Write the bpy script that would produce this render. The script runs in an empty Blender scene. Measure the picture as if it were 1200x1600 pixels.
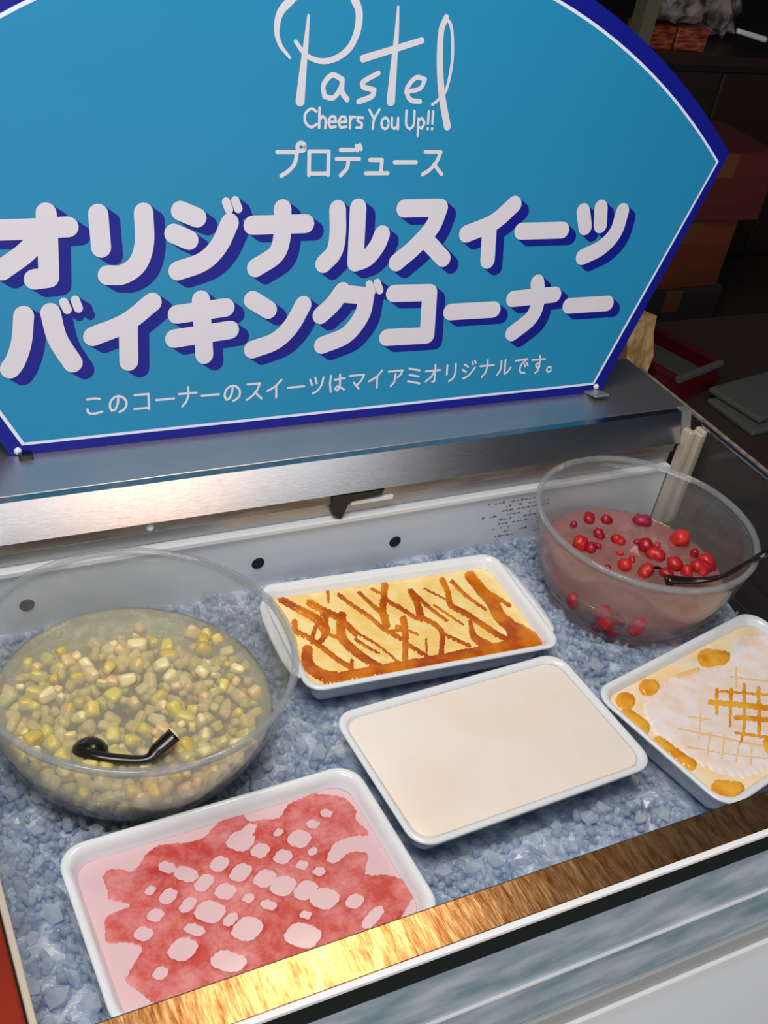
import bpy, bmesh, math, random
import numpy as np
from mathutils import Vector, Matrix

random.seed(7)
rng = np.random.default_rng(7)
sc = bpy.context.scene
COL = sc.collection

# ------------------------------------------------------------------ camera
FPX = 1759.9
CAM = np.array([0.0, 0.0, 1.0])
RX = np.array([0.88401375, -0.44062234, 0.15611423])
RU = np.array([0.14329591, 0.57331246, 0.80670881])
RF = np.array([0.44495615, 0.69077115, -0.56995547])
cd = bpy.data.cameras.new('camera')
cam = bpy.data.objects.new('camera', cd)
COL.objects.link(cam)
cd.sensor_fit = 'HORIZONTAL'
cd.sensor_width = 36.0
cd.lens = FPX / 1200 * 36.0
cd.clip_start = 0.02
cam.matrix_world = Matrix(((RX[0], RU[0], -RF[0], CAM[0]), (RX[1], RU[1], -RF[1], CAM[1]),
                           (RX[2], RU[2], -RF[2], CAM[2]), (0, 0, 0, 1)))
sc.camera = cam

# ------------------------------------------------------------------ world, lights, exposure
w = bpy.data.worlds.new('world'); sc.world = w; w.use_nodes = True
w.node_tree.nodes['Background'].inputs[0].default_value = (0.55, 0.7, 1.0, 1)
w.node_tree.nodes['Background'].inputs[1].default_value = 0.05
sc.view_settings.view_transform = 'Standard'
sc.view_settings.look = 'None'
sc.view_settings.gamma = 1.0
sc.view_settings.use_curve_mapping = False
sc.view_settings.exposure = 0.0

def area(name, loc, target, sx, sy, power, col):
    l = bpy.data.lights.new(name, 'AREA'); l.shape = 'RECTANGLE'; l.size = sx; l.size_y = sy
    l.energy = power; l.color = col
    o = bpy.data.objects.new(name, l); COL.objects.link(o); o.location = loc
    o.rotation_euler = (Vector(target) - Vector(loc)).to_track_quat('-Z', 'Y').to_euler()
    return o
# daylight from the shop entrance behind and to the left of the camera
area('entrance_daylight', (0.35, -2.2, 0.75), (0.35, 1.0, 0.75), 4.0, 2.6, 62, (0.95, 0.97, 1.0))
# unseen overhead light, added to brighten the dishes
area('added_overhead_light', (-0.25, 0.30, 2.35), (0.40, 0.75, 0.0), 1.3, 0.9, 52, (1.0, 0.97, 0.93))
# warm pendant over the counter behind the case
area('pendant_light', (0.90, 1.32, 1.75), (0.35, 0.5, 0.15), 0.26, 0.26, 7.0, (1.0, 0.80, 0.55))
# unseen warm light behind the camera, added for an orange streak on the ledge
area('added_streak_light', (1.22, -2.0, 0.32), (0.4, 1.15, 0.15), 0.15, 0.7, 5.0, (1.0, 0.5, 0.2))

# ------------------------------------------------------------------ helpers
def ray(px, py):
    return (px - 600) / FPX * RX + (800 - py) / FPX * RU + RF
def G(px, py, z):
    d = ray(px, py); return CAM + d * ((z - CAM[2]) / d[2])
def YW(px, py, y):
    d = ray(px, py); return CAM + d * (y / d[1])
def project(P):
    d = np.asarray(P, float) - CAM
    z = d @ RF
    return np.stack([600 + FPX * (d @ RX) / z, 800 - FPX * (d @ RU) / z], -1)

def lin(r, g, b):
    f = lambda c: ((c / 255 + 0.055) / 1.055) ** 2.4 if c > 10.3 else c / 255 / 12.92
    return (f(r), f(g), f(b), 1)

def mat(name, col, rough=0.5, metal=0.0, **kw):
    m = bpy.data.materials.new(name); m.use_nodes = True
    p = m.node_tree.nodes['Principled BSDF']
    p.inputs['Base Color'].default_value = col
    p.inputs['Roughness'].default_value = rough
    p.inputs['Metallic'].default_value = metal
    for k, v in kw.items():
        p.inputs[k].default_value = v
    return m
def P(m): return m.node_tree.nodes['Principled BSDF']
def noise_col(m, c1, c2, scale, lo=0.4, hi=0.6, detail=4, stretch=(1, 1, 1), rough=0.5):
    """mix two pigments with a noise in object space"""
    nt = m.node_tree; n = nt.nodes; l = nt.links
    tc = n.new('ShaderNodeTexCoord'); mp = n.new('ShaderNodeMapping'); mp.inputs['Scale'].default_value = stretch
    nz = n.new('ShaderNodeTexNoise'); nz.inputs['Scale'].default_value = scale; nz.inputs['Detail'].default_value = detail
    nz.inputs['Roughness'].default_value = rough
    cr = n.new('ShaderNodeValToRGB'); cr.color_ramp.elements[0].position = lo; cr.color_ramp.elements[1].position = hi
    cr.color_ramp.elements[0].color = c1; cr.color_ramp.elements[1].color = c2
    l.new(tc.outputs['Object'], mp.inputs[0]); l.new(mp.outputs[0], nz.inputs['Vector'])
    l.new(nz.outputs['Fac'], cr.inputs[0]); l.new(cr.outputs[0], P(m).inputs['Base Color'])
    return nz, cr
def bump(m, scale, strength, dist=0.002, stretch=(1, 1, 1), detail=3):
    nt = m.node_tree; n = nt.nodes; l = nt.links
    tc = n.new('ShaderNodeTexCoord'); mp = n.new('ShaderNodeMapping'); mp.inputs['Scale'].default_value = stretch
    nz = n.new('ShaderNodeTexNoise'); nz.inputs['Scale'].default_value = scale; nz.inputs['Detail'].default_value = detail
    b = n.new('ShaderNodeBump'); b.inputs['Strength'].default_value = strength; b.inputs['Distance'].default_value = dist
    l.new(tc.outputs['Object'], mp.inputs[0]); l.new(mp.outputs[0], nz.inputs['Vector'])
    l.new(nz.outputs['Fac'], b.inputs['Height']); l.new(b.outputs[0], P(m).inputs['Normal'])
def thin_glass(name, tint, refl=0.03, rough=0.03, haze=0.0, haze_col=(0.8, 0.8, 0.8, 1)):
    """clear sheet: transmits straight through, reflects by fresnel, a little milky"""
    m = bpy.data.materials.new(name); m.use_nodes = True
    nt = m.node_tree; n = nt.nodes; l = nt.links
    n.remove(n['Principled BSDF']); out = n['Material Output']
    tr = n.new('ShaderNodeBsdfTransparent'); tr.inputs[0].default_value = tint
    gl = n.new('ShaderNodeBsdfGlossy'); gl.inputs['Roughness'].default_value = rough
    df = n.new('ShaderNodeBsdfDiffuse'); df.inputs[0].default_value = haze_col
    lwn = n.new('ShaderNodeLayerWeight'); lwn.inputs['Blend'].default_value = 0.5
    pw = n.new('ShaderNodeMath'); pw.operation = 'POWER'; pw.inputs[1].default_value = 4.0; l.new(lwn.outputs['Facing'], pw.inputs[0])
    lw = n.new('ShaderNodeMath'); lw.operation = 'MULTIPLY_ADD'; lw.inputs[1].default_value = 0.5; lw.inputs[2].default_value = refl; l.new(pw.outputs[0], lw.inputs[0])
    m1 = n.new('ShaderNodeMixShader'); m1.inputs[0].default_value = haze
    m2 = n.new('ShaderNodeMixShader')
    l.new(tr.outputs[0], m1.inputs[1]); l.new(df.outputs[0], m1.inputs[2])
    l.new(lw.outputs[0], m2.inputs[0]); l.new(m1.outputs[0], m2.inputs[1]); l.new(gl.outputs[0], m2.inputs[2])
    l.new(m2.outputs[0], out.inputs[0])
    return m

def link(o, parent=None):
    COL.objects.link(o)
    if parent is not None: o.parent = parent
    return o
def mesh_obj(name, verts, faces, m, parent=None, smooth=False):
    me = bpy.data.meshes.new(name); me.from_pydata([tuple(map(float, v)) for v in verts], [], [tuple(map(int, f)) for f in faces])
    me.update()
    if m: me.materials.append(m)
    if smooth: me.shade_smooth()
    return link(bpy.data.objects.new(name, me), parent)
def tag(o, label, cat, group=None, kind=None):
    if label: o['label'] = label
    if cat: o['category'] = cat
    if group: o['group'] = group
    if kind: o['kind'] = kind
    return o
def empty(name, loc=(0, 0, 0), rz=0.0):
    o = bpy.data.objects.new(name, None); o.empty_display_size = 0.05
    o.location = loc; o.rotation_euler = (0, 0, rz); return link(o)
def box(name, x0, x1, y0, y1, z0, z1, m, parent=None, bev=0.0):
    bm = bmesh.new(); bmesh.ops.create_cube(bm, size=1)
    for v in bm.verts:
        v.co = Vector(((x0 + x1) / 2 + v.co.x * (x1 - x0), (y0 + y1) / 2 + v.co.y * (y1 - y0), (z0 + z1) / 2 + v.co.z * (z1 - z0)))
    if bev: bmesh.ops.bevel(bm, geom=list(bm.edges), offset=bev, segments=2, affect='EDGES', profile=0.5)
    me = bpy.data.meshes.new(name); bm.to_mesh(me); bm.free(); me.materials.append(m)
    return link(bpy.data.objects.new(name, me), parent)
def lathe(name, prof, m, parent=None, seg=64, smooth=True, loc=(0, 0, 0)):
    vs = []; fs = []
    for r, z in prof:
        for k in range(seg):
            a = 2 * math.pi * k / seg; vs.append((r * math.cos(a), r * math.sin(a), z))
    for i in range(len(prof) - 1):
        for k in range(seg):
            k2 = (k + 1) % seg
            fs.append((i * seg + k, i * seg + k2, (i + 1) * seg + k2, (i + 1) * seg + k))
    o = mesh_obj(name, vs, fs, m, parent, smooth); o.location = loc
    return o
def catmull(pts, n=6):
    pts = [np.asarray(p, float) for p in pts]
    if len(pts) < 3:
        return [pts[0] + (pts[-1] - pts[0]) * t for t in np.linspace(0, 1, 3)]
    q = [2 * pts[0] - pts[1]] + pts + [2 * pts[-1] - pts[-2]]
    out = []
    for i in range(1, len(q) - 2):
        p0, p1, p2, p3 = q[i - 1], q[i], q[i + 1], q[i + 2]
        for k in range(n):
            t = k / n
            out.append(0.5 * (2 * p1 + (p2 - p0) * t + (2 * p0 - 5 * p1 + 4 * p2 - p3) * t * t + (3 * p1 - p0 - 3 * p2 + p3) * t ** 3))
    out.append(pts[-1]); return out
def tube(name, pts, radii, m, parent=None, seg=10, flat=1.0):
    """swept tube along 3-D points with a radius at each control point"""
    C = catmull(pts, 6); n = len(C)
    R = np.interp(np.linspace(0, 1, n), np.linspace(0, 1, len(radii)), radii)
    vs = []; fs = []; up = np.array([0, 0, 1.0])
    for i in range(n):
        t = C[min(i + 1, n - 1)] - C[max(i - 1, 0)]; t /= np.linalg.norm(t) + 1e-12
        s = np.cross(t, up); s /= np.linalg.norm(s) + 1e-9; u = np.cross(s, t)
        for k in range(seg):
            a = 2 * math.pi * k / seg; vs.append(C[i] + R[i] * (math.cos(a) * s + flat * math.sin(a) * u))
    for i in range(n - 1):
        for k in range(seg):
            k2 = (k + 1) % seg; fs.append((i * seg + k, i * seg + k2, (i + 1) * seg + k2, (i + 1) * seg + k))
    fs.append(tuple(range(seg - 1, -1, -1))); fs.append(tuple((n - 1) * seg + k for k in range(seg)))
    return mesh_obj(name, vs, fs, m, parent, True)

# ------------------------------------------------------------------ materials
M = {}
M['dark_wall'] = mat('dark_wall', (0.012, 0.009, 0.008, 1), 0.8)
M['dark_floor'] = mat('dark_floor', (0.02, 0.014, 0.011, 1), 0.5)
noise_col(M['dark_floor'], (0.015, 0.01, 0.008, 1), (0.03, 0.02, 0.016, 1), 6)
M['steel'] = mat('brushed_steel', (0.44, 0.44, 0.45, 1), 0.20, 1.0)
bump(M['steel'], 60, 0.08, 0.001, (1, 40, 40))
M['steel_top'] = mat('satin_steel', (0.58, 0.58, 0.60, 1), 0.40, 1.0)
M['warm_reflect'] = mat('warm_reflect_rim', (0.75, 0.36, 0.13, 1), 0.31, 1.0)  # stainless rim: its warm orange reflection is put into the base colour
noise_col(M['warm_reflect'], lin(150, 92, 52), lin(230, 188, 138), 60, 0.34, 0.68, 6, (1.8, 0.45, 1), 0.7)
bump(M['warm_reflect'], 110, 0.22, 0.0012, (2.0, 0.4, 1), 5)
M['white_panel'] = mat('white_panel', lin(214, 219, 224), 0.35)
M['dark_side_block'] = mat('dark_side_block', (0.02, 0.017, 0.018, 1), 0.35)
M['white_plastic'] = mat('white_plastic', lin(225, 226, 228), 0.4)
M['alu'] = mat('aluminium_rail', lin(168, 170, 172), 0.35, 0.7)
M['taupe_rail'] = mat('taupe_rail', lin(138, 128, 118), 0.5, 0.3)
noise_col(M['taupe_rail'], lin(120, 108, 96), lin(160, 152, 144), 14, 0.35, 0.7, 4, (1, 6, 6))
M['cream_post'] = mat('cream_post', lin(196, 184, 166), 0.4, 0.3)
M['black_rubber'] = mat('black_rubber', (0.006, 0.010, 0.010, 1), 0.45)
M['hole'] = mat('hole_black', (0.003, 0.003, 0.004, 1), 0.6)
M['front_panel'] = mat('mottled_front', lin(120, 140, 150), 0.25)
noise_col(M['front_panel'], lin(124, 148, 158), lin(186, 196, 203), 14, 0.35, 0.68, 5, (0.8, 1, 2.2))
M['pale_panel'] = mat('pale_panel', lin(234, 240, 244), 0.35)
M['grey_panel'] = mat('grey_panel', lin(160, 164, 164), 0.4)
M['side_glass'] = thin_glass('side_glass', (0.72, 0.70, 0.70, 1), haze=0.02)
M['bowl_glass'] = thin_glass('bowl_glass', (0.95, 0.955, 0.95, 1), haze=0.055, haze_col=(0.72, 0.72, 0.72, 1))
M['rim_glass'] = thin_glass('rim_glass', (0.78, 0.80, 0.81, 1), haze=0.15, haze_col=(0.8, 0.82, 0.84, 1))
M['ceramic'] = mat('white_ceramic', lin(228, 231, 236), 0.14, 0, **{'Specular IOR Level': 0.5})
M['black_plastic'] = mat('black_plastic', (0.008, 0.005, 0.004, 1), 0.25)
M['ice_bed'] = mat('ice_bed', lin(120, 140, 165), 0.3)
noise_col(M['ice_bed'], lin(118, 138, 170), lin(212, 220, 232), 46, 0.35, 0.7, 5)
bump(M['ice_bed'], 110, 1.0, 0.005)
P(M['ice_bed']).inputs['Roughness'].default_value = 0.15
def ice_mat(name, a, b, clear):
    m = mat(name, a, 0.05, 0, **{'Specular IOR Level': 1.0})
    noise_col(m, a, b, 26, 0.3, 0.7, 3)
    nt = m.node_tree; n = nt.nodes; l = nt.links; out = n['Material Output']
    tr = n.new('ShaderNodeBsdfTransparent'); tr.inputs[0].default_value = (0.90, 0.95, 1.0, 1)
    tl = n.new('ShaderNodeBsdfTranslucent'); tl.inputs[0].default_value = (0.74, 0.81, 0.92, 1)
    m1 = n.new('ShaderNodeMixShader'); m1.inputs[0].default_value = 0.4
    m2 = n.new('ShaderNodeMixShader'); m2.inputs[0].default_value = clear
    l.new(P(m).outputs[0], m1.inputs[1]); l.new(tl.outputs[0], m1.inputs[2])
    l.new(m1.outputs[0], m2.inputs[1]); l.new(tr.outputs[0], m2.inputs[2]); l.new(m2.outputs[0], out.inputs[0])
    return m
M['ice'] = ice_mat('crushed_ice', lin(186, 198, 214), lin(244, 247, 252), 0.60)
M['ice_lump'] = ice_mat('clear_ice', lin(226, 234, 246), lin(252, 253, 255), 0.5)
# sign
M['sign_face'] = mat('sign_teal', lin(30, 127, 170), 0.45, 0, **{'Specular IOR Level': 0.2})
M['sign_navy'] = mat('sign_navy', lin(10, 20, 128), 0.45, 0, **{'Specular IOR Level': 0.2})
M['sign_white'] = mat('sign_white', lin(212, 218, 234), 0.45, 0, **{'Specular IOR Level': 0.2})
M['sign_letter'] = mat('sign_letter', lin(203, 201, 211), 0.45, 0, **{'Specular IOR Level': 0.2})
M['sign_edge'] = mat('sign_edge', lin(26, 34, 110), 0.4)
# desserts
M['pink_mousse'] = mat('pink_mousse', lin(222, 188, 194), 0.3, 0, **{'Subsurface Weight': 0.15, 'Subsurface Radius': (0.02, 0.01, 0.01)})
M['red_sauce'] = mat('red_sauce', lin(200, 62, 58), 0.4)
noise_col(M['red_sauce'], lin(194, 60, 55), lin(226, 150, 150), 24, 0.40, 0.68, 8, (1, 1, 1), 0.72)
M['custard'] = mat('custard', lin(246, 214, 128), 0.3)
noise_col(M['custard'], lin(244, 206, 118), lin(250, 226, 158), 30)
M['caramel'] = mat('caramel', lin(188, 92, 8), 0.1)
noise_col(M['caramel'], lin(176, 76, 4), lin(214, 122, 14), 24)
M['almond'] = mat('almond_cream', lin(238, 226, 212), 0.3)
noise_col(M['almond'], lin(238, 224, 208), lin(240, 230, 222), 8)
M['mango_base'] = mat('mango_cream', lin(248, 224, 178), 0.3)
noise_col(M['mango_base'], lin(248, 214, 150), lin(246, 228, 200), 20)
M['foam'] = mat('pale_foam', lin(238, 226, 228), 0.35)
noise_col(M['foam'], lin(242, 216, 198), lin(242, 234, 236), 45, 0.35, 0.65, 5)
M['mango_sauce'] = mat('mango_sauce', lin(228, 150, 28), 0.12)
noise_col(M['mango_sauce'], lin(222, 140, 30), lin(240, 178, 60), 30)
M['pale_mango'] = mat('pale_mango_line', lin(240, 200, 140), 0.2)
M['yellow_syrup'] = thin_glass('yellow_syrup', (0.98, 0.96, 0.86, 1), haze=0.34, haze_col=lin(204, 200, 172))
M['pink_syrup'] = thin_glass('pink_syrup', (0.96, 0.78, 0.76, 1), haze=0.34, haze_col=lin(198, 146, 142))
M['fruit'] = [mat('fruit_%s' % n, c, 0.35, 0, **{'Subsurface Weight': 0.1}) for n, c in
              (('straw', lin(216, 194, 116)), ('lemon', lin(208, 190, 112)), ('cream', lin(228, 210, 158)), ('blush', lin(218, 186, 140)), ('olive', lin(198, 176, 96)))]
M['berry'] = [mat('berry_%s' % n, c, 0.38) for n, c in
              (('red', lin(186, 24, 30)), ('crimson', lin(158, 14, 34)), ('scarlet', lin(200, 40, 34)), ('magenta', lin(146, 20, 60)))]

# ------------------------------------------------------------------ the setting
ZF = -0.72
def struct(o): o['kind'] = 'structure'; return o
struct(box('floor', -3, 6, -3, 5, ZF - 0.05, ZF, M['dark_floor']))
struct(box('wall_back', -3, 6, 4.6, 4.7, ZF, 2.6, M['dark_wall']))
struct(box('wall_right', 5.4, 5.5, -3, 4.6, ZF, 2.6, M['dark_wall']))

# ------------------------------------------------------------------ the freezer case
XL, XR = 0.092, 1.322          # inner faces
YF, YB = 0.474, 1.150
ZR = 0.15                      # rim height
YO = 0.431                     # outer face of the front
fz = empty('display_freezer', (0.68, 0.8, ZF))
tag(fz, 'chest display freezer with a warm reflection painted on its front rim and steel back ledge, filled with ice', 'freezer')
def fbox(name, *a, **k):
    o = box(name, *a, **k); o.parent = fz; o.matrix_parent_inverse = Matrix.Translation(-fz.location); return o
def fput(o):
    o.parent = fz; o.matrix_parent_inverse = Matrix.Translation(-fz.location); return o
front_rim = fbox('front_rim', XL - 0.019, XR + 0.05, YO + 0.002, YF, 0.128, ZR, M['warm_reflect'], bev=0.002)
front_rim['label'] = 'worn steel front rim with a warm reflection painted into its colour'
fbox('rim_edge_strip', XL - 0.02, XR + 0.05, YO - 0.003, YO + 0.003, 0.1455, ZR + 0.001, M['white_plastic'], bev=0.001)
fbox('rubber_seal', XL - 0.02, XR + 0.05, YO - 0.001, YO + 0.02, 0.113, 0.1452, M['black_rubber'], bev=0.002)
fp = fbox('front_panel', XL - 0.02, XR + 0.05, YO + 0.001, YO + 0.03, -0.050, 0.1125, M['front_panel'])
fp['label'] = 'mottled blue-grey front panel'
fbox('front_bead', XL - 0.02, XR + 0.05, YO - 0.0015, YO + 0.002, 0.0255, 0.0285, M['white_plastic'])
fbox('lower_strip', XL - 0.02, XR + 0.05, YO - 0.004, YO + 0.03, -0.082, -0.051, M['grey_panel'], bev=0.002)
fbox('lower_moulding', XL - 0.02, XR + 0.05, YO - 0.008, YO + 0.03, -0.1045, -0.0825, M['white_plastic'], bev=0.003)
fbox('cabinet_front', XL - 0.02, XR + 0.05, YO - 0.004, YO + 0.03, ZF + 0.06, -0.1055, M['pale_panel'], bev=0.002)
fbox('plinth', XL, XR + 0.03, YO + 0.04, 1.26, ZF, ZF + 0.06, M['black_rubber'])
fbox('left_wall', XL - 0.004, XL, YO + 0.031, YB + 0.02, ZF + 0.06, ZR - 0.003, M['white_panel'])
fbox('left_rim', XL - 0.005, XL + 0.001, YF, YB, ZR - 0.0028, ZR + 0.002, M['cream_post'], bev=0.001)
bw = fbox('back_wall', XL, XR - 0.036, YB, YB + 0.02, -0.35, 0.046, M['white_panel'])
fbox('tank_floor', XL, XR, YF, YB, -0.35, -0.33, M['white_panel'])
fbox('front_liner', XL, XR, YF - 0.006, YF, -0.33, 0.127, M['white_panel'])
# rails above the back wall, under the ledge
fbox('rail_lip', XL, XR - 0.036, YB - 0.006, YB + 0.02, 0.0465, 0.055, M['white_plastic'], bev=0.0015)
fbox('rail_lower', XL, XR - 0.036, YB + 0.006, YB + 0.03, 0.0555, 0.078, M['alu'], bev=0.002)
fbox('rail_upper', XL, XR - 0.036, YB + 0.002, YB + 0.03, 0.0785, 0.100, M['taupe_rail'], bev=0.002)
# ledge: sloped bright face and flat top, made as one folded sheet
def prism(name, prof, x0, x1, m):
    n = len(prof); vs = [(x0, y, z) for y, z in prof] + [(x1, y, z) for y, z in prof]
    fs = [tuple(range(n)), tuple(range(2 * n - 1, n - 1, -1))] + [(i, n + i, n + (i + 1) % n, (i + 1) % n) for i in range(n)]
    fs = [f[::-1] for f in fs]
    return fput(mesh_obj(name, vs, fs, m))
prism('ledge_face', [(1.144, 0.1005), (1.1635, 0.150), (1.176, 0.1495), (1.160, 0.1005)], XL, 1.288, M['steel'])
fbox('ledge_top', XL, 1.306, 1.1765, 1.345, 0.130, 0.150, M['steel_top'], bev=0.001)
prism('ledge_end_cap', [(1.142, 0.098), (1.162, 0.152), (1.177, 0.152), (1.160, 0.098)], 1.2885, 1.306, M['alu'])
fbox('cabinet_back', XL, XR, 1.30, 1.34, ZF + 0.06, 0.129, M['dark_wall'])
# right side: cream corner post, glass pane with polished top edges
for k, (a, b, dy) in enumerate(((1.288, 1.300, 0.0), (1.3005, 1.312, -0.010), (1.3125, 1.324, -0.003))):
    fbox('corner_post', a, b, YB - 0.02 + dy, YB + 0.001 + dy, -0.20, 0.128, M['cream_post'], bev=0.003)
fbox('side_pane', XR, XR + 0.006, YF, YB - 0.012, -0.20, 0.128, M['side_glass'])
fbox('pane_edge', XR - 0.001, XR + 0.007, YF, YB, 0.1285, 0.133, M['steel'], bev=0.001)
fbox('side_rail', XR + 0.02, XR + 0.026, YF - 0.02, 1.345, 0.121, 0.128, M['taupe_rail'], bev=0.001)
fbox('dark_side_block', 1.256, XR - 0.001, YF, YB - 0.04, -0.20, -0.036, M['dark_side_block'], bev=0.004)  # dark block standing where the ice bed stops short of the pane
fbox('side_wall', XR + 0.007, XR + 0.03, YF, 1.34, ZF + 0.06, -0.16, M['dark_wall'])
# holes, rivets, latch, sticker on the back wall
for px, py in ((403, 880), (617, 846), (42, 945)):
    c = YW(px, py, YB)
    o = lathe('drain_hole', [(0.0001, 0), (0.0075, 0), (0.0088, 0.0012), (0.0098, 0)], M['hole'], seg=20)
    o.rotation_euler = (math.pi / 2, 0, 0); o.location = (c[0], YB - 0.0006, c[2]); fput(o)
for px, py in ((235, 826), (877, 732)):
    c = YW(px, py, YB)
    o = lathe('rivet', [(0.0001, 0.005), (0.003, 0.004), (0.005, 0.001), (0.0055, 0)], M['white_plastic'], seg=16)
    o.rotation_euler = (math.pi / 2, 0, 0); o.location = (c[0], YB + 0.002, c[2]); fput(o)
c = YW(530, 795, YB)
lt = fput(mesh_obj('latch', [(c[0] - 0.016, YB - 0.006, 0.098), (c[0] + 0.066, YB - 0.006, 0.098), (c[0] + 0.062, YB - 0.006, 0.089), (c[0] + 0.012, YB - 0.006, 0.084), (c[0] + 0.002, YB - 0.006, 0.056), (c[0] - 0.012, YB - 0.006, 0.066),
                             (c[0] - 0.016, YB + 0.004, 0.098), (c[0] + 0.066, YB + 0.004, 0.098), (c[0] + 0.062, YB + 0.004, 0.089), (c[0] + 0.012, YB + 0.004, 0.084), (c[0] + 0.002, YB + 0.004, 0.056), (c[0] - 0.012, YB + 0.004, 0.066)],
                   [(5, 4, 3, 2, 1, 0), (6, 7, 8, 9, 10, 11)] + [(i, (i + 1) % 6, 6 + (i + 1) % 6, 6 + i) for i in range(6)], M['black_rubber']))
lt['label'] = 'black lid latch'
fbox('latch_bar', c[0] + 0.016, c[0] + 0.085, YB - 0.004, YB + 0.002, 0.076, 0.083, M['white_plastic'], bev=0.001)
# worn notice printed on the back wall: rows of tiny unreadable marks
a = YW(700, 815, YB); b = YW(840, 880, YB)
vs = []; fs = []
for r in range(9):
    z = 0.030 - r * 0.0085; x = 0.90 + rng.random() * 0.03
    while x < 1.045:
        wd = 0.002 + 0.006 * rng.random()
        if rng.random() < 0.62 and x > 0.955 - (r % 3 == 0) * 0.05:
            h = 0.0012 + 0.0022 * rng.random(); k = len(vs)
            vs += [(x, YB - 0.0005, z), (x + wd, YB - 0.0005, z), (x + wd, YB - 0.0005, z + h), (x, YB - 0.0005, z + h)]; fs.append((k, k + 1, k + 2, k + 3))
        x += wd + 0.0025
o = fput(mesh_obj('worn_notice_print', vs, fs, mat('grey_print', lin(120, 124, 134), 0.6)))
o['label'] = 'worn unreadable grey print'

# ------------------------------------------------------------------ ice
TR = {  # trays: centre x, y, angle, width, depth, corner radius
    'pink': (0.344, 0.6500, 0.0246, 0.350, 0.221, 0.030),
    'white': (0.7016, 0.7406, 0.0371, 0.350, 0.216, 0.028),
    'mango': (1.0720, 0.6980, 0.2030, 0.356, 0.230, 0.030),
    'caramel': (0.7065, 0.9810, -0.060, 0.378, 0.212, 0.024)}
BOWL = {'left': (0.300, 0.922, 0.184, 1.0), 'right': (1.091, 0.979, 0.167, 0.907)}
ZI = -0.046
def in_tray(x, y, marg):
    for cx, cy, a, tw, th, _ in TR.values():
        dx, dy = x - cx, y - cy
        u = dx * math.cos(a) + dy * math.sin(a); v = -dx * math.sin(a) + dy * math.cos(a)
        if abs(u) < tw / 2 + marg and abs(v) < th / 2 + marg: return True
    return False
def in_bowl(x, y, marg):
    return any(math.hypot(x - cx, y - cy) < r * 0.72 + marg for cx, cy, r, s in BOWL.values())
gx = np.linspace(XL, 1.255, 110); gy = np.linspace(YF, YB, 66)
vs = []; fs = []
for j, y in enumerate(gy):
    for i, x in enumerate(gx):
        z = ZI - 0.0055 + 0.004 * math.sin(x * 23 + y * 17) + 0.003 * math.sin(x * 61 - y * 47)
        if in_tray(x, y, -0.002): z = min(z, -0.062)
        if in_bowl(x, y, 0.0): z = min(z, -0.072)
        vs.append((x, y, z))
for j in range(65):
    for i in range(109):
        k = j * 110 + i; fs.append((k, k + 1, k + 111, k + 110))
bed = mesh_obj('ice_bed', vs, fs, M['ice_bed'], None, True)
tag(bed, 'bed of packed crushed ice filling the freezer tank', 'ice', kind='stuff')
ico_bm = bmesh.new(); bmesh.ops.create_icosphere(ico_bm, subdivisions=1, radius=1)
IV = np.array([v.co[:] for v in ico_bm.verts]); IFc = np.array([[v.index for v in f.verts] for f in ico_bm.faces]); ico_bm.free()
def randrot():
    q = rng.normal(size=4); q /= np.linalg.norm(q); a, b, c, d = q
    return np.array([[1 - 2 * (c * c + d * d), 2 * (b * c - a * d), 2 * (b * d + a * c)], [2 * (b * c + a * d), 1 - 2 * (b * b + d * d), 2 * (c * d - a * b)], [2 * (b * d - a * c), 2 * (c * d + a * b), 1 - 2 * (b * b + c * c)]])
def chunk():
    v = IV * (1 + 0.28 * rng.normal(size=(len(IV), 1)).clip(-1, 1)) * np.array([1, 0.75 + 0.4 * rng.random(), 0.5 + 0.4 * rng.random()])
    return v @ randrot().T
V = []; F = []; n = 0; tries = 0
while n < 7600 and tries < 40000:
    tries += 1
    x = rng.uniform(XL + 0.006, 1.252); y = rng.uniform(YF + 0.004, YB - 0.006)
    if in_tray(x, y, 0.0) or in_bowl(x, y, 0.0): continue
    s = rng.uniform(0.003, 0.0078)
    z = ZI - 0.006 + rng.normal() * 0.0045
    V.append(chunk() * s + np.array([x, y, z])); F.append(IFc + n * len(IV)); n += 1
V = np.concatenate(V); F = np.concatenate(F)
ci = mesh_obj('crushed_ice', V, F, M['ice'], None, True)
tag(ci, 'loose crushed ice chips heaped between the dessert dishes', 'ice', kind='stuff')
lump_meshes = []
for k in range(7):
    me = bpy.data.meshes.new('ice_lump'); me.from_pydata([tuple(v) for v in chunk()], [], [tuple(map(int, f)) for f in IFc]); me.materials.append(M['ice_lump']); lump_meshes.append(me)
def ice_lump(x, y, s, z=None):
    o = bpy.data.objects.new('ice_lump', lump_meshes[int(rng.integers(7))]); link(o)
    o.location = (x, y, ZI + 0.002 if z is None else z); o.scale = (s, s, s); o.rotation_euler = rng.random(3) * 6
    tag(o, 'large clear lump of ice lying on the crushed ice bed', 'ice lump', 'large ice lumps on the ice bed')
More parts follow.
